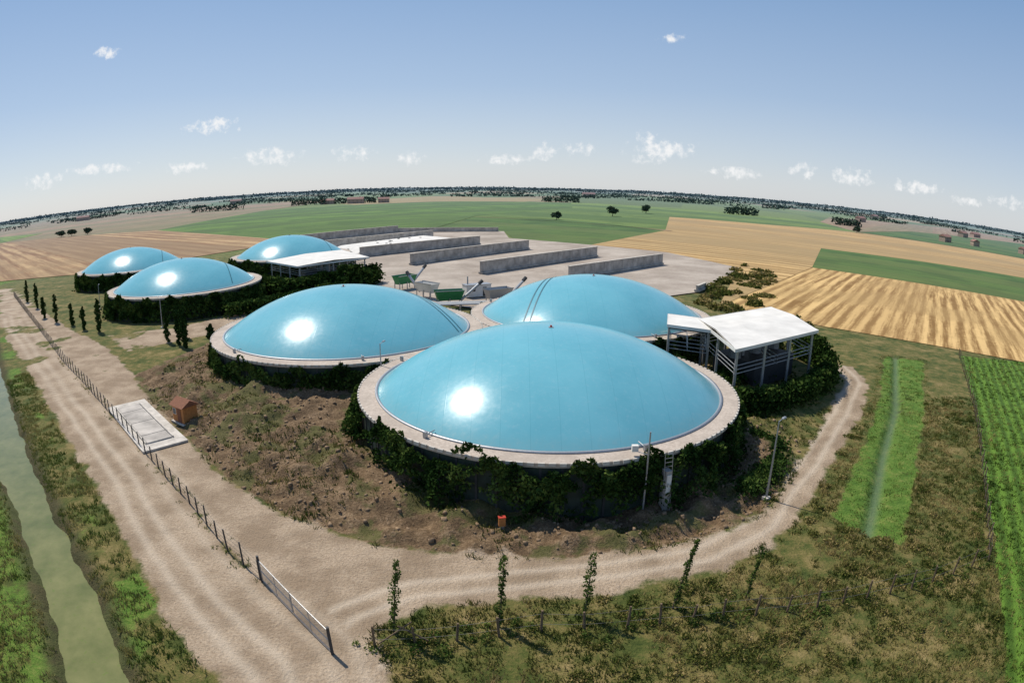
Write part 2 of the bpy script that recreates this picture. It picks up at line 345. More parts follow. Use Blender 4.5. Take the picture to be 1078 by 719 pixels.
# ------------------------------------------------------------------ tanks
H0=5.0;RISE=5.9
def capz(r,R):
    rad=(R*R+RISE*RISE)/(2*RISE);return math.sqrt(max(rad*rad-r*r,0))-(rad-RISE)
def ring(mb,part,mat,prof,n=128):
    V=[];F=[]
    for r,z in prof:
        for i in range(n):
            t=2*math.pi*i/n;V.append((r*math.cos(t),r*math.sin(t),z))
    for k in range(len(prof)-1):
        for i in range(n):
            j=(i+1)%n;F.append((k*n+i,k*n+j,(k+1)*n+j,(k+1)*n+i))
    mb.add(part,mat,V,F)
def strap(mb,R,p,q,w=.2):
    V=[];F=[];n=40;dx,dy=q[0]-p[0],q[1]-p[1];L=math.hypot(dx,dy);nx,ny=-dy/L,dx/L
    for i in range(n+1):
        t=i/n
        for sgn in (-1,1):
            x=p[0]+dx*t+nx*w*sgn/2;y=p[1]+dy*t+ny*w*sgn/2;V.append((x,y,H0+.08+capz(min(math.hypot(x,y),R),R)+.05))
    for i in range(n): F.append((2*i,2*i+1,2*i+3,2*i+2))
    mb.add('strap',strapm,V,F)
for k,(cx,cy,R,r) in enumerate(TANKS):
    mb=MB()
    ring(mb,'wall',clad,[(R-.25,-.5),(R-.25,H0-.35)])
    for i in range(72):
        t=2*math.pi*i/72;mb.box('wall_ribs',darkm,((R-.21)*math.cos(t),(R-.21)*math.sin(t),2.3),(.08,.18,4.6),t)
    ring(mb,'concrete_rim',conc,[(R-.3,H0-.35),(R,H0-.35),(R,H0+.02),(R-.12,H0+.05),(r-.2,H0+.09)])
    ring(mb,'clamp_ring',metal,[(r+.28,H0+.1),(r+.28,H0+.2),(r+.05,H0+.24),(r-.05,H0+.1)])
    prof=[r*(1-i/28) for i in range(28)]
    prof=[(max(q,.02),H0+.08+capz(q,r)) for q in prof]+[(.02,H0+.08+capz(0,r))]
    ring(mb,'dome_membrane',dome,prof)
    nb=150
    for i in range(nb):
        t=2*math.pi*(i+.5)/nb;mb.box('edge_trim',padm,((R+.05)*math.cos(t),(R+.05)*math.sin(t),H0-.05),(.16,.52,.22+.06*random.random()),t)
    mb.tube('top_valve',redp,(0,0,H0+RISE),(0,0,H0+RISE+.3),.14,.1,12);mb.box('top_valve_base',metal,(0,0,H0+RISE+.09),(.5,.5,.06))
    if k==1:
        strap(mb,r,(2,13),(17,-4));strap(mb,r,(3,13.6),(17.4,-3.0))
    if k==2:
        strap(mb,r,(-10.8,-13.7),(-4,12));strap(mb,r,(-11.6,-13.0),(-4.9,12))
    if k in (3,4,5):
        strap(mb,r,(5,12),(16,-5))
    if k<3:
        for t in (-2.2,-1.2,2.7):
            x,y=(r+.9)*math.cos(t),(r+.9)*math.sin(t);mb.box('valve_boxes',metal,(x,y,H0+.35),(.3,.3,.5),t);mb.tube('gas_pipe',metal,(x,y,H0+.3),(x*.94,y*.94,H0+.4),.05)
    mb.build('biogas_digester_tank',(cx,cy,0),smooth=('dome_membrane','wall','clamp_ring'))
def ivyring(cx,cy,R,n,leaf,top,name='ivy_hedge',depth=1.5,gap=-.5):
    t=rng.uniform(0,2*math.pi,n);q=rng.random(n)
    hx=vnoise(t*R,0*t,3,11)+vnoise(t*R,0*t,.8,12,2)*.5
    lim=top*(1+hx*.6)
    z=lim*np.sqrt(rng.random(n))*1.0
    d=(1-z/(top*1.3))*depth*(.6+vnoise(t*R,z,2,13)*1.8)
    r=R+.1+np.abs(d)*rng.random(n)**.5
    keep=vnoise(t*R,z*1.5,2.5,14,3)>gap
    C=np.stack([cx+r*np.cos(t),cy+r*np.sin(t),z],-1)[keep]
    tint=(.38+vnoise(t*R,z,1.6,15,3)*1.8+rng.normal(0,.18,n))[keep]
    return foliage_obj(name,C,leaf,tint,ivy)
ivyring(3.9,62.2,19.4,42000,.28,4.7,gap=-.18,depth=2.8)
ivyring(-24.2,87.5,19.9,22000,.36,4.2,gap=-.22,depth=2.0)
ivyring(12.9,99.9,19.4,9000,.55,4.4)
ivyring(-77,132,19.4,13000,.65,4.4,depth=2.2)
ivyring(-121,173,19.4,7000,.8,4.4,depth=2.2)
ivyring(-70,190,19.4,7000,.8,4.4,depth=2.2)
def hedge(P,w,h,n,leaf,mat=ivy,name='dark_hedge',seed=20):
    P=np.array(P,float);L=np.hypot(*np.diff(P,axis=0).T);cum=np.r_[0,np.cumsum(L)]
    s=rng.uniform(0,cum[-1],n);x=np.interp(s,cum,P[:,0]);y=np.interp(s,cum,P[:,1])
    z=h*(1+vnoise(s,0*s,3,seed)*.9)*rng.random(n)**.6;u=rng.normal(0,w/3,n)*(1-.5*z/h);v=rng.normal(0,w/3,n)*(1-.5*z/h)
    tint=.35+vnoise(s,z,1.6,seed+1,3)*1.5+rng.normal(0,.15,n)
    return foliage_obj(name,np.stack([x+u,y+v,z],-1),leaf,tint,mat)
hedge([(24.5,66),(27,64.5),(35,68),(43,75),(47,82),(46,92)],2.6,4.0,24000,.36)
hedge([(24,60),(27,56),(25,51),(20,46)],2.6,1.3,9000,.26)
hedge([(25,72),(30,78),(38,82)],5,3.0,6000,.45)
hedge([(33,104),(36,96),(44,95)],3,3.5,6000,.5)
hedge([(-66,150),(-52,139),(-38,152),(-36,162)],4.5,5.0,12000,.7)
hedge([(-58,118),(-50,130),(-40,146)],3.5,3.0,6000,.6)
hedge([(-104,150),(-96,128),(-88,116)],4,2.5,6000,.7)
s_=MB()
P=[(-6,70),(-14,76),(-10,93),(2,93),(8,86),(10,80),(2,76)]
n=len(P);s_.add('walkway',conc,[(x,y,4.95) for x,y in P]+[(x,y,.3) for x,y in P],[tuple(range(n))[::-1]]+[(i,(i+1)%n,n+(i+1)%n,n+i) for i in range(n)])
s_.build('concrete_walkway')
# ------------------------------------------------------------------ canopies
def canopy(name,Q,z,peak,zb,nx=3,ny=2):
    mb=MB();Q=[Vector((x,y,0)) for x,y in Q];m=10;V=[];F=[]
    bl=lambda u,v:(Q[0]*(1-u)+Q[1]*u)*(1-v)+(Q[3]*(1-u)+Q[2]*u)*v
    for t in (0,1):
        for j in range(m+1):
            for i in range(m+1):
                u,v=i/m,j/m;p=bl(u,v);h=peak*(1-abs(2*v-1))*(1-.25*abs(math.sin(u*math.pi*3)))
                V.append((p.x,p.y,z+h-(.14 if t else 0)))
    k=(m+1)**2
    for j in range(m):
        for i in range(m):
            q=j*(m+1)+i;F.append((q,q+1,q+m+2,q+m+1));F.append((k+q+m+1,k+q+m+2,k+q+1,k+q))
    mb.add('roof_sheet',white,V,F)
    for i in range(4):
        a_,b_=Q[i],Q[(i+1)%4];d=b_-a_;c=(a_+b_)/2;nn=Vector((d.y,-d.x,0)).normalized()*.05
        mb.box('fascia',white,(c.x+nn.x,c.y+nn.y,z-.17),(d.length,.06,.4),math.atan2(d.y,d.x))
    for j in range(ny+1):
        for i in range(nx+1):
            u=.04+.92*i/nx;v=.05+.9*j/ny;p=bl(u,v);mb.box('posts',metal,(p.x,p.y,(z-.2)/2),(.28,.28,z-.2))
    for v in (.05,.95):
        p,q=bl(.02,v),bl(.98,v);mb.tube('beams',darkm,(p.x,p.y,z-.5),(q.x,q.y,z-.5),.14)
        for zz in (.6,1.1,1.6): mb.tube('rails',metal,(p.x,p.y,zb+zz),(q.x,q.y,zb+zz),.05)
    for u in (.04,.5,.96):
        p,q=bl(u,.03),bl(u,.97);mb.tube('beams',darkm,(p.x,p.y,z-.5),(q.x,q.y,z-.5),.12)
        for zz in (.6,1.1,1.6): mb.tube('rails',metal,(p.x,p.y,zb+zz),(q.x,q.y,zb+zz),.05)
    c=bl(.5,.5)
    if nx>1:
        mb.box('platform',darkm,(c.x,c.y,zb/2),(10,7,zb),.6)
        for i in range(3):
            t=bl(.25+.25*i,.5);mb.tube('vessels',metal if i!=1 else greenp,(t.x,t.y,zb),(t.x,t.y,zb+1.8),.8,.8,14)
            mb.tube('pipework',metal,(t.x,t.y,zb+1.6),(c.x,c.y,zb+2.4),.12)
    mb.build(name)
canopy('equipment_canopy',[(25.2,66),(41.5,76.7),(41,93),(25.4,82.4)],7.9,.45,4.0)
canopy('equipment_canopy',[(20.2,79),(25.3,76),(27,83),(22,86)],7.8,.15,4.0,1,1)
canopy('equipment_canopy',[(-64,155),(-51,143),(-37,160),(-50,180)],7,.4,4.0)
# ------------------------------------------------------------------ yard
sheet('concrete_yard',[(-44,150),(-4,124),(22,134),(46,152),(78,206),(62,250),(-2,300),(-5,345),(-62,345),(-105,292),(-60,205)],.26,yardm)
def bwall(p,q,h=3.6,t=.5):
    mb=MB();dx,dy=q[0]-p[0],q[1]-p[1];L=math.hypot(dx,dy);an=math.atan2(dy,dx);c=((p[0]+q[0])/2,(p[1]+q[1])/2)
    mb.box('wall_panels',wallc,(0,0,h/2),(L,t,h));mb.box('wall_coping',padm,(0,0,h+.08),(L+.1,t+.3,.16))
    mb.box('wall_footing',wallc,(0,0,.42),(L+.2,t+.9,.5))
    for i in range(int(L/5)):
        for sgn in (-1,1): mb.box('buttresses',wallc,(-L/2+2+i*5,sgn*(t/2+.03),h/2),(.2,.06,h-.1))
    mb.build('bunker_silo_wall',(c[0],c[1],.2),an)
for p,q in (((-54,219),(-14,266)),((-32,196),(6,248)),((-9,176),(30,226)),((15,168),(50,208)),((-105,276),(-62,338)),((-80,246),(-38,300))): bwall(p,q)
bwall((46,152),(50,158),1.6)
bwall((-62,338),(-8,342),2.2)
mb=MB()
P=[(-58,232),(-74,246),(-40,296),(-22,280)];c=np.mean(P,axis=0)
V=[(x,y,.25) for x,y in P]+[(c[0]+(x-c[0])*.8,c[1]+(y-c[1])*.9,2.0) for x,y in P]
mb.add('silage_cover',white,V,[(3,2,1,0),(4,5,6,7),(0,1,5,4),(1,2,6,5),(2,3,7,6),(3,0,4,7)])
for i in range(14):
    u=random.random();v_=random.random();mb.tube('tyres',darkm,(c[0]+(u-.5)*20,c[1]+(v_-.5)*34,2.0),(c[0]+(u-.5)*20,c[1]+(v_-.5)*34,2.2),.5,.5,10)
mb.build('silage_pile')
def hopper(loc,rz,col):
    mb=MB();V=[(-3,-1.3,3.4),(3,-1.3,3.4),(3,1.3,3.4),(-3,1.3,3.4),(-2.4,-.7,1.4),(2.4,-.7,1.4),(2.4,.7,1.4),(-2.4,.7,1.4)]
    mb.add('hopper_body',col,V,[(0,1,5,4),(1,2,6,5),(2,3,7,6),(3,0,4,7),(4,5,6,7)])
    for x in (-2.4,0,2.4):
        for y in (-.9,.9): mb.box('legs',metal,(x,y,.9),(.16,.16,1.9))
    mb.tube('auger',metal,(2.4,0,1.2),(6.5,0,4.6),.3);mb.tube('motor',darkm,(6.3,0,4.5),(7.1,0,5.2),.4)
    for y in (-1.3,1.3): mb.box('top_rail',metal,(0,y,3.45),(6.1,.12,.14))
    mb.build('feed_hopper',loc,rz)
hopper((-26,150,.26),.9,greenp);hopper((-13,128,.26),.3,greenp);hopper((-19,138,.26),2.4,white);hopper((-3,131,.26),.6,metal)
mb=MB()
mb.box('container_body',white,(0,0,1.5),(6,2.4,2.6));mb.box('container_roof',metal,(0,0,2.87),(6.2,2.6,.12));mb.box('door',darkm,(1.4,-1.22,1.3),(.9,.05,2))
mb.box('vent',darkm,(-1.5,-1.22,1.8),(1.2,.05,.7));mb.tube('exhaust',metal,(-2,.5,2.9),(-2,.5,4.6),.16)
mb.build('pump_container',(-8,140,.26),.5)
mb=MB()
for i in range(4):
    mb.tube('pipes',metal if i%2 else white,(-22+i*.8,118+i,2.2),(-2+i*.8,122+i,2.2),.16)
for i in range(6): mb.box('pipe_stands',metal,(-21+i*3.6,119.6+i*.75,1.1),(.14,2.6,2.2))
mb.build('pipe_rack')
# ------------------------------------------------------------------ weighbridge + shed
mb=MB();c=(-42.2,58.8);an=math.atan2(-10.4,11.8)
mb.box('ramp_slab',padm,(0,0,.12),(17.5,5.4,.2));mb.box('scale_deck',wallc,(0,-.1,.30),(14,3.0,.14))
for y in (-1.75,1.55): mb.box('kerb_rail',padm,(0,y,.33),(14,.16,.2))
for x in (-4.6,0,4.6): mb.box('deck_joints',darkm,(x,-.1,.375),(.08,2.98,.02))
mb.build('truck_weighbridge',(c[0],c[1],.05),an)
mb=MB();mb.box('walls',orange,(0,0,1.15),(2.5,2.0,2.0));mb.box('base',padm,(0,0,.1),(3,2.5,.2))
mb.add('roof',brownr,[(-1.5,-1.3,2.1),(1.5,-1.3,2.1),(1.5,1.3,2.1),(-1.5,1.3,2.1),(-1.5,0,2.8),(1.5,0,2.8)],[(0,1,5,4),(2,3,4,5),(0,4,3),(1,2,5),(3,2,1,0)])
mb.box('door',brownr,(.3,-1.02,1.05),(.8,.06,1.7));mb.box('window',glass,(-.75,-1.02,1.4),(.6,.05,.6));mb.box('window_frame',white,(-.75,-1.012,1.4),(.72,.03,.72))
mb.build('wooden_hut',(-37,60.5,.1),-.5)
# ------------------------------------------------------------------ fences
def fence(name,P,sp,h,mat,r,wires,lean=.0,wr=.009):
    mb=MB();P=[Vector((x,y,0)) for x,y in P];pts=[];
    for a_,b_ in zip(P[:-1],P[1:]):
        n=max(1,round((b_-a_).length/sp))
        for i in range(n): pts.append(a_.lerp(b_,i/n))
    pts.append(P[-1]);tops=[]
    zs=height(np.array([p.x for p in pts]),np.array([p.y for p in pts]))
    for p,z in zip(pts,zs):
        l=Vector((random.uniform(-1,1)*lean,random.uniform(-1,1)*lean,0));hh=h*random.uniform(.88,1.1);p.z=z
        mb.tube('posts',mat,p-Vector((0,0,.2)),p+l+Vector((0,0,hh)),r,r*.85,6);tops.append((p,p+l+Vector((0,0,hh))))
    for (p,q),(p2,q2) in zip(tops[:-1],tops[1:]):
        for w in wires: mb.tube('wires',wirem,p.lerp(q,w),p2.lerp(q2,w),wr,wr,3)
    mb.build(name)
fence('wire_mesh_fence',F1,2.3,1.75,darkm,.075,(.08,.3,.5,.72,.95),.05,.012)
fence('wooden_post_fence',F2,2.1,1.55,wood,.09,(.35,.85),.13,.012)
mb=MB();g0=Vector((-16.6,32.8,0));g1=Vector((-10.0,26.4,0));dd=(g1-g0);L=dd.length;u=dd/L
def gp(s_,z): return g0+u*s_+Vector((0,0,z))
for s0,s1 in ((.15,L/2-.06),(L/2+.06,L-.15)):
    for z in (.2,1.0,1.8): mb.tube('gate_frame',metal,gp(s0,z),gp(s1,z),.03)
    for q in (s0,(s0+s1)/2,s1): mb.tube('gate_frame',metal,gp(q,.2),gp(q,1.8),.03)
    k=int((s1-s0)/.14)
    for i in range(k):
        q=s0+(s1-s0)*i/k;mb.tube('gate_mesh',metal,gp(q,.2),gp(min(q+.5,s1),1.8),.008,.008,3);mb.tube('gate_mesh',metal,gp(min(q+.5,s1),.2),gp(q,1.8),.008,.008,3)
for q in (0,L): mb.box('gate_posts',darkm,gp(q,1.05),(.18,.18,2.1),.4)
mb.build('metal_gate')
mb=MB()
mb.tube('poles',wood,(-7.5,27.6,.1),(-5.6,28.6,1.2),.05);mb.tube('poles',wood,(-4.6,28.2,.1),(-6.3,28,1.3),.05);mb.build('broken_fence_poles')
# ------------------------------------------------------------------ lamps
def lamp(x,y,h,rz):
    mb=MB();mb.tube('pole',metal,(0,0,-.2),(0,0,h),.10,.06,10);mb.box('base',padm,(0,0,.05),(.6,.6,.3))
    mb.tube('arm',metal,(0,0,h-.05),(.6,0,h+.1),.035);mb.box('lamp_head',metal,(.8,0,h+.12),(.5,.24,.12),0,.7);mb.box('lens',white,(.8,0,h+.04),(.4,.18,.04))
    mb.build('street_lamp',(x,y,0),rz)
lamp(22,45.4,7.2,.6);lamp(-69,108,6,2.5);lamp(-101,128,6,2.0);lamp(-14.8,68,7.6,1.2)
mb=MB();mb.tube('pole',metal,(0,0,0),(0,0,7.4),.08,.06,10);mb.box('control_box',white,(-.9,.9,5.7),(.5,.35,.5));mb.tube('bracket',metal,(0,0,5.5),(-.9,.9,5.5),.03)
mb.build('camera_mast',(10.4,43.2,0))
mb=MB();mb.box('stair_slab',wallc,(0,.6,1.9),(.55,.7,3.6));mb.box('panel',white,(0,.2,2.6),(.4,.06,1.6));mb.tube('rail',metal,(.35,.1,0),(.35,.6,5.2),.03);mb.tube('rail',metal,(-.35,.1,0),(-.35,.6,5.2),.03)
for i in range(14): mb.tube('rungs',metal,(-.35,.1+.034*i,.3+i*.34),(.35,.1+.034*i,.3+i*.34),.02,.02,4)
mb.build('access_ladder',(12.4,43.3,.2),.3)
mb=MB();mb.box('box',orange,(0,0,.55),(.5,.35,.7));mb.box('lid',redp,(0,0,.93),(.56,.4,.06));mb.box('stand',metal,(0,0,.1),(.3,.3,.4));mb.build('valve_box',(-.6,41.2,.4),.2)
# ------------------------------------------------------------------ trees
def column_tree(name,x,y,h,w,n,leaf,mat,base=.0,lean=(0,0),power=.5):
    e=empty(name,(x,y,float(height(np.array([x]),np.array([y]))[0])));mb=MB()
    mb.tube('t',bark,(0,0,-.1),(lean[0]*.9,lean[1]*.9,h*.95),.03+h*.009,.012,7)
    for i in range(10):
        z=h*(.15+.07*i);t=random.random()*6.3;mb.tube('t',bark,(lean[0]*z/h,lean[1]*z/h,z),(lean[0]*z/h+math.cos(t)*w*.8,lean[1]*z/h+math.sin(t)*w*.8,z+w*2.2),.018,.005,4)
    V,F,m_=mb.p['t'];me=bpy.data.meshes.new('trunk');me.from_pydata(V,[],F);me.materials.append(bark);obj('trunk',me,e)
    z=base*h+(1-base)*h*rng.random(n);q=(z/h-base)/(1-base)
    R=w*np.power(np.clip(np.sin(np.pi*np.clip(q*.9+.07,0,1)),0,1),power)*(1+vnoise(z*2,z*0,.8,int(abs(x)*7)%97,2)*1.9)
    t=rng.uniform(0,6.283,n);rr=R*np.sqrt(rng.random(n))
    cx=vnoise(z,z*0+x,.7,3,2)*w*1.5
    C=np.stack([rr*np.cos(t)+lean[0]*z/h+cx,rr*np.sin(t)+lean[1]*z/h,z],-1)
    foliage_obj('foliage',C,leaf,.45+rng.normal(0,.22,n)+vnoise(C[:,0]*3,C[:,2]*2,1,8)*.7,mat,e)
for x,y,h,l,nn in ((-6.8,28.9,5.3,(.6,.1),620),(-.6,29.8,5.2,(.35,0),700),(4.6,30.9,4.8,(.25,0),560),(10.3,31.3,5.2,(.8,0),850),(15.5,31.8,4.0,(.45,0),450)):
    column_tree('young_poplar_tree',x,y,h,.26,nn,.13,leafm,.06,l,.3)
for x,y,h in ((-113,118,5.5),(-104,113,6),(-96,110,5.2),(-89,106,5.8),(-83,104,6.2),(-61,97,6.5),(-57.5,95,6.0),(-55,93,5.2),(-59,100,5.6),(-128,131,6),(-142,141,6.5),(-48,90,4)):
    column_tree('cypress_tree',x,y,h*random.uniform(.85,1.15),.55,1200,.3,cypm,.02,(0,0),.5)
def round_tree(name,x,y,h,w,n,leaf,mat=fart):
    e=empty(name,(x,y,0));mb=MB();mb.tube('t',bark,(0,0,-.2),(0,0,h*.55),h*.035,h*.015,7)
    for i in range(5):
        t=i*1.3;mb.tube('t',bark,(0,0,h*.35),(math.cos(t)*w*.3,math.sin(t)*w*.3,h*.65),h*.015,h*.006,5)
    V,F,m_=mb.p['t'];me=bpy.data.meshes.new('trunk');me.from_pydata(V,[],F);me.materials.append(bark);obj('trunk',me,e)
    cl=rng.normal(size=(14,3));cl/=np.linalg.norm(cl,axis=1)[:,None];cl*=rng.uniform(.3,.75,14)[:,None];k=rng.integers(0,14,n)
    C=cl[k]+rng.normal(0,.17,(n,3));C*=np.array([w/2,w/2,h*.36]);C[:,2]+=h*.5
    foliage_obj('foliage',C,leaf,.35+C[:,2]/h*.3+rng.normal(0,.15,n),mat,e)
for x,y,h,w in ((88,562,11,12),(139,660,12,13),(32,472,8,8),(-423,496,9,12),(-404,500,8,10),(-440,498,8,14),(330,545,8,9)):
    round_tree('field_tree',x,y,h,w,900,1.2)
def bushes(name,L,mat,leaf,per,seed=0):
    C=[];T=[]
    for x,y,r,h in L:
        n=int(per*r*r);u=rng.normal(size=(n,3));u/=np.linalg.norm(u,axis=1)[:,None];u*=rng.uniform(.3,1.15,n)[:,None]**.6
        u[:,2]=np.abs(u[:,2]);b_=1+vnoise(u[:,0]*3+x,u[:,1]*3+y,1,seed,2)*1.2
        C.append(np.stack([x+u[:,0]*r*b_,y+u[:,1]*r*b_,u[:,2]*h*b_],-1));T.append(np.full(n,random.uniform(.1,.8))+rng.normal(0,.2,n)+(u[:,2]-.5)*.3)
    return foliage_obj(name,np.concatenate(C),leaf,np.concatenate(T),mat)
bushes('roadside_bushes',[(x+random.uniform(-4,4),y+random.uniform(-6,6),random.uniform(1,3.2),random.uniform(.5,1.5)) for x,y in [(44+i*.9,144+i*1.6-(i%5)*6) for i in range(44)]],weedm,.6,60)
bushes('roadside_bushes',[(x+random.uniform(-4,4),y+random.uniform(-4,4),random.uniform(.8,1.8),random.uniform(.6,1.5)) for x,y in [(46+i*.5,92+i*1.3) for i in range(24)]],weedm,.5,70)
# ------------------------------------------------------------------ weeds and grasses (near)
def blades(name,n,xr,yr,cond,h0,h1,mat,per=7,w=.05,spread=.25,tb=.5,zoff=-.03):
    X=rng.uniform(*xr,n);Y=rng.uniform(*yr,n);k=cond(X,Y);X=X[k];Y=Y[k];n=len(X);Z=height(X,Y)
    ht=rng.uniform(h0,h1,n)*(1+vnoise(X,Y,3,31)*1.4);tt=tb+vnoise(X,Y,4,32)*1.9+vnoise(X,Y,.8,33,2)*.8
    X=np.repeat(X,per)+rng.normal(0,spread*.5,n*per);Y=np.repeat(Y,per)+rng.normal(0,spread*.5,n*per);Z=np.repeat(Z,per)+zoff;ht=np.repeat(ht,per)*rng.uniform(.6,1.2,n*per);tt=np.repeat(tt,per)+rng.normal(0,.2,n*per)
    a_=rng.uniform(0,6.283,n*per);lx=rng.normal(0,.4,n*per)*ht;ly=rng.normal(0,.4,n*per)*ht;c_,s_=np.cos(a_)*w,np.sin(a_)*w
    V=np.stack([np.stack([X-c_,Y-s_,Z],-1),np.stack([X+c_,Y+s_,Z],-1),np.stack([X+lx,Y+ly,Z+ht],-1)],1).reshape(-1,3)
    T=np.repeat(np.clip(tt,0,1),3);obj(name,fast_mesh(name,V,np.arange(len(V)).reshape(-1,3),mat,np.stack([T,T,T,T*0+1],-1)))
def wild(X,Y): return (sdf(GRAVEL,X,Y)<-.1+vnoise(X,Y,2,76,2)*1.8)&(sdf(SOIL,X,Y)<0)&(sdf(GRASS,X,Y)<0)&(sdf(CROP,X,Y)<0)&(sdf(CANAL,X,Y)<-.2)&(vnoise(X,Y,2.5,40,3)>-.2)
blades('dry_weeds',52000,(-12,66),(14,70),lambda X,Y:wild(X,Y)&(X>-12)&(rng.random(len(X))<np.clip(45/(Y+1),.15,1)),.12,.38,weedm,6,.042,tb=.45)
blades('canal_reeds',40000,(-80,-8),(14,75),lambda X,Y:(sdf(CANAL,X,Y)<-.85)&(sdf(CANAL,X,Y)>-5.5)&(sdf(GRAVEL,X,Y)<-.1)&(vnoise(X,Y,2,41,3)>-.14),.12,.45,reedm,6,.05,.25,.66)
blades('verge_tufts',9000,(-80,-14),(30,88),lambda X,Y:(dline(F1,X,Y)<.9)&(vnoise(X,Y,1.6,81,3)>-.03),.1,.35,reedm,6,.045,.2,.7)
blades('mown_grass',16000,(24,74),(33,94),lambda X,Y:(sdf(GRASS,X,Y)>-.8)&(dline(DITCH,X,Y)>.7)&(vnoise(X,Y,2,78,3)>-.12),.06,.2,reedm,6,.05,.4,.25)
blades('crop_grass',24000,(26,100),(10,92),lambda X,Y:(sdf(CROP,X,Y)>-.3)&(rng.random(len(X))<np.clip(40/(Y+1),.1,1)),.15,.35,reedm,6,.06,.3,.3)
blades('soil_weeds',14000,(-50,40),(36,90),lambda X,Y:(sdf(SOIL,X,Y)>-.4)&(vnoise(X,Y,5,44,3)>.03-.25*(X>20))&(np.hypot(X-3.9,Y-62.2)>19.6)&(np.hypot(X+24.2,Y-87.5)>20),.15,.45,weedm,7,.05,.3,.25)
L=[]
while len(L)<260:
    x=random.uniform(-8,64);y=random.uniform(16,68)
    if wild(np.array([x]),np.array([y]))[0] and vnoise(np.array([x]),np.array([y]),9,79,2)[0]>-.08: L.append((x,y,random.uniform(.15,.65),random.uniform(.12,.45)))
bushes('weed_scrub',L,weedm,.12,560,50)
L=[]
while len(L)<90:
    x=random.uniform(-10,60);y=random.uniform(26.5,70)
    if min(dseg(np.array([x]),np.array([y]),p,q)[0] for p,q in zip(F2[:-1],F2[1:]))<1.3: L.append((x,y,random.uniform(.2,.6),random.uniform(.25,.8)))
bushes('fence_scrub',L,leafm,.12,480,51)
n=8000;X=rng.uniform(-50,38,n);Y=rng.uniform(37,92,n)
k=(sdf(SOIL,X,Y)>.0)&(np.hypot(X-3.9,Y-62.2)>19.6)&(np.hypot(X+24.2,Y-87.5)>20)&(X<30);X=X[k];Y=Y[k];n=len(X);Z=height(X,Y)
sz=.05+.26*rng.random(n)**3
cube=np.array([(-1,-1,-1),(1,-1,-1),(1,1,-1),(-1,1,-1),(-1,-1,1),(1,-1,1),(1,1,1),(-1,1,1)],float)*.6
V=(cube[None]*rng.uniform(.5,1.3,(n,8,3)))*sz[:,None,None]+np.stack([X,Y,Z],-1)[:,None]
Fq=np.array([(3,2,1,0),(4,5,6,7),(0,1,5,4),(1,2,6,5),(2,3,7,6),(3,0,4,7)]);F=(Fq[None]+8*np.arange(n)[:,None,None]).reshape(-1,4)
obj('soil_clods',fast_mesh('soil_clods',V.reshape(-1,3),F,simple('clod_mat',(.22,.15,.09),.95,.45,1.5)))
# ------------------------------------------------------------------ distance: trees and farms
C=[];T=[];Sz=[]
def grove(x,y,lx,ly,h,n,leaf,rz=0):
    u=rng.uniform(-1,1,(n,3));px=u[:,0]*lx*math.cos(rz)-u[:,1]*ly*math.sin(rz);py=u[:,0]*lx*math.sin(rz)+u[:,1]*ly*math.cos(rz)
    p=np.stack([x+px,y+py,h*rng.random(n)**.7*(1+vnoise(x+px,y+py,14,60,2))],-1)
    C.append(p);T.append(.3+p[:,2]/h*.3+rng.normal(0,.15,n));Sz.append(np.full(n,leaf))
for i in range(300):
    az=math.radians(random.uniform(-57,57));d=1400*math.exp(random.uniform(0,1.3));x,y=d*math.sin(az),d*math.cos(az)
    grove(x,y,random.uniform(15,130)*d/2500,random.uniform(3,8),random.uniform(3.5,8),90,3.0+d/1300,-az*1.0+random.uniform(-.25,.25))
for az in np.linspace(-58,58,150):
    d=random.uniform(3800,7000);t=math.radians(az);grove(d*math.sin(t),d*math.cos(t),150,50,random.uniform(8,17),90,12)
for x,y,lx in ((76,1030,30),(-254,1005,34),(-330,990,30),(-470,930,50),(300,800,22),(420,720,20)): grove(x,y,lx,9,9,400,3.0)
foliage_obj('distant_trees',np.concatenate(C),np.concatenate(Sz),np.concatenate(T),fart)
def house(x,y,w,l,h,rz,name='farm_house'):
    mb=MB();mb.box('walls',brick,(0,0,h/2),(l,w,h))
    a_,b_=l/2+.5,w/2+.5;r=w*.28
    mb.add('roof',tile,[(-a_,-b_,h),(a_,-b_,h),(a_,b_,h),(-a_,b_,h),(-a_,0,h+r),(a_,0,h+r)],[(0,1,5,4),(2,3,4,5),(0,4,3),(1,2,5),(3,2,1,0)])
    for fl in range(2):
        for i in range(4):
            for sg in (-1,1): mb.box('windows',glass,(-l/2+l*(i+.5)/4,sg*(w/2+.03),1.6+fl*3),(1.1,.06,1.4))
    mb.box('door',wood,(0,-w/2-.05,1.1),(1.2,.08,2.2));mb.box('chimney',brick,(l*.3,w*.1,h+r),(.8,.8,1.8));mb.build(name,(x,y,0),rz)
for x,y,w,l,h,rz in ((462,560,9,14,6,.3),(500,548,8,12,5.5,1.2),(560,520,8,14,6,.2),(-250,990,12,26,7,.1),(-205,995,10,18,6,.2),(-300,1000,12,22,6,.1),(700,800,11,20,7,.4),(820,900,12,20,6,.1),(600,980,11,20,7,.4),(-900,1100,12,30,7,.4),(-700,1500,14,30,8,.2),(200,1700,14,34,8,.2),(900,1400,14,30,8,.6)):
    house(x,y,w,l,h,rz)
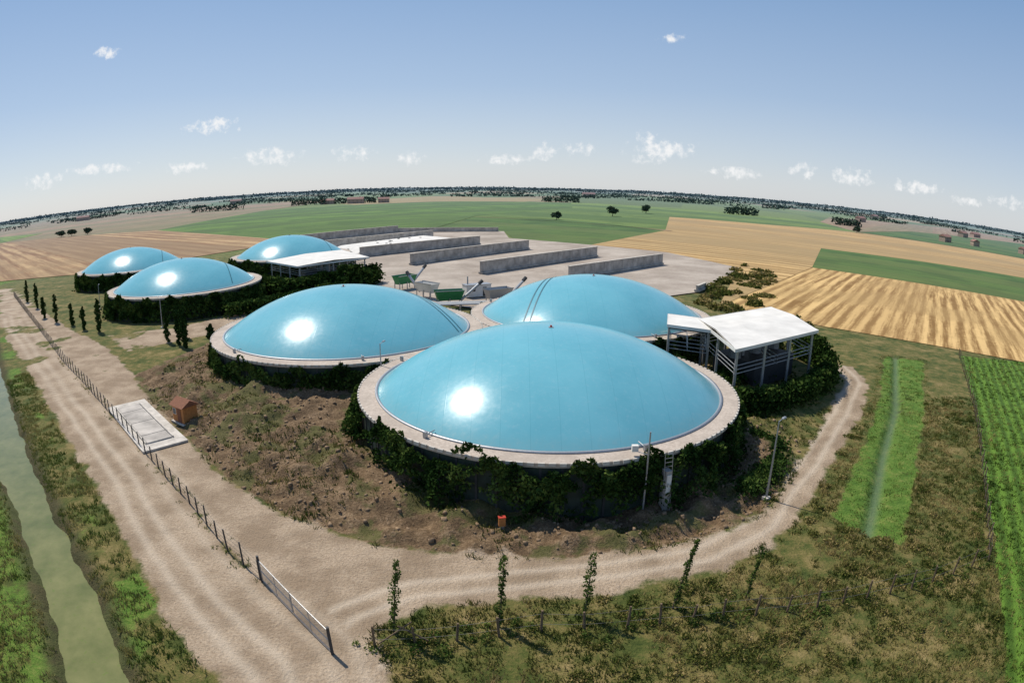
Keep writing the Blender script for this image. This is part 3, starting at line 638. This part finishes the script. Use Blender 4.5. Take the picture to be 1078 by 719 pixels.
# ------------------------------------------------------------------ light, world, camera
SD=Vector((-.417,.394,.818)).normalized();el=math.asin(SD.z);az=math.atan2(SD.x,SD.y)
sl=bpy.data.lights.new('sun','SUN');sl.energy=4.7;sl.angle=math.radians(.53);sl.color=(1,.935,.83);so=obj('sun',sl);so.rotation_euler=SD.to_track_quat('Z','Y').to_euler();so.location=(0,0,80)
w=bpy.data.worlds.new("World");S.world=w;w.use_nodes=True;nt=w.node_tree
try:
    w.cycles.sampling_method='MANUAL';w.cycles.sample_map_resolution=256
except Exception as ex: print(ex)
class W(N):
    def __init__(s,t): s.t=t
s=W(nt);bg=nt.nodes['Background'];bg.inputs[1].default_value=.092
sky=s.n('ShaderNodeTexSky');sky.sky_type='NISHITA';sky.sun_disc=False;sky.sun_elevation=el;sky.sun_rotation=az;sky.altitude=50;sky.dust_density=.7;sky.ozone_density=1.5
tc=s.n('ShaderNodeTexCoord').outputs['Generated'];sp=s.n('ShaderNodeSeparateXYZ');s.l(tc,sp.inputs[0])
azn=s.math('ARCTAN2',sp.outputs[0],sp.outputs[1]);eln=s.math('ARCSINE',sp.outputs[2])
nz=s.noise(75,5,.62,tc)
m=None
# cumulus clouds: (azimuth, elevation, half width, half height) in radians
CL=[(-.475,.107,.05,.0145),(-.38,.055,.054,.016),(-.253,.054,.036,.0145),(-.162,.044,.026,.012),(.047,.056,.022,.017),(.10,.059,.028,.013),(.229,.063,.062,.023),(.208,.079,.026,.014),(.532,.046,.037,.015),(.456,.048,.03,.014),(.641,.04,.048,.012),(-.753,.05,.034,.015),(-.65,.057,.062,.01),(-.653,.232,.022,.0105),(.248,.243,.026,.009),(-.014,.042,.045,.01),(.792,.038,.04,.011),(-.52,.046,.042,.01),(.35,.035,.05,.01),(.72,.03,.04,.008)]
for A,E,ww,hh in CL:
    dx=s.math('MULTIPLY',s.math('SUBTRACT',azn,A),1/ww);dy=s.math('MULTIPLY',s.math('SUBTRACT',eln,E),1/hh)
    q=s.math('SUBTRACT',1.0,s.math('ADD',s.math('MULTIPLY',dx,dx),s.math('MULTIPLY',dy,dy)))
    m=q if m is None else s.math('MAXIMUM',m,q)
m=s.math('MAXIMUM',m,-1.0)
cf=s.step(s.math('ADD',m,s.math('MULTIPLY',s.math('SUBTRACT',nz,.51),4.6)),.1,1.6)
elp=s.math('MAXIMUM',eln,0.0)
grad=s.ramp(s.math('DIVIDE',elp,.8),[(0,(.82,.86,.91)),(.07,(.68,.77,.89)),(.2,(.46,.61,.84)),(.42,(.28,.46,.75)),(1,(.12,.25,.55))])
g10=s.n('ShaderNodeVectorMath',operation='SCALE');s.l(grad,g10.inputs[0]);g10.inputs['Scale'].default_value=10.0
c=s.mix(.7,sky.outputs[0],g10.outputs[0])
c=s.mix(s.math('MULTIPLY',cf,.9),c,(10.2,10.2,10.2))
s.l(c,bg.inputs[0])
cam=bpy.data.cameras.new('camera');co=obj('camera',cam);S.camera=co
cam.clip_start=.1;cam.clip_end=20000;cam.sensor_width=36;cam.lens=22.37;cam.type='PANO'
done=False
for tgt in (cam,getattr(cam,'cycles',None)):
    try:
        tgt.panorama_type='FISHEYE_EQUISOLID';tgt.fisheye_lens=22.37;tgt.fisheye_fov=math.pi;done=True
    except Exception as ex: print(ex)
if not done: cam.type='PERSP';cam.lens=19
co.matrix_world=Matrix.Translation((0,0,25))@Matrix.Rotation(math.radians(90-14.02),4,'X')@Matrix.Rotation(math.radians(.64),4,'Z')
S.view_settings.view_transform='Standard';S.view_settings.look='None';S.view_settings.exposure=0
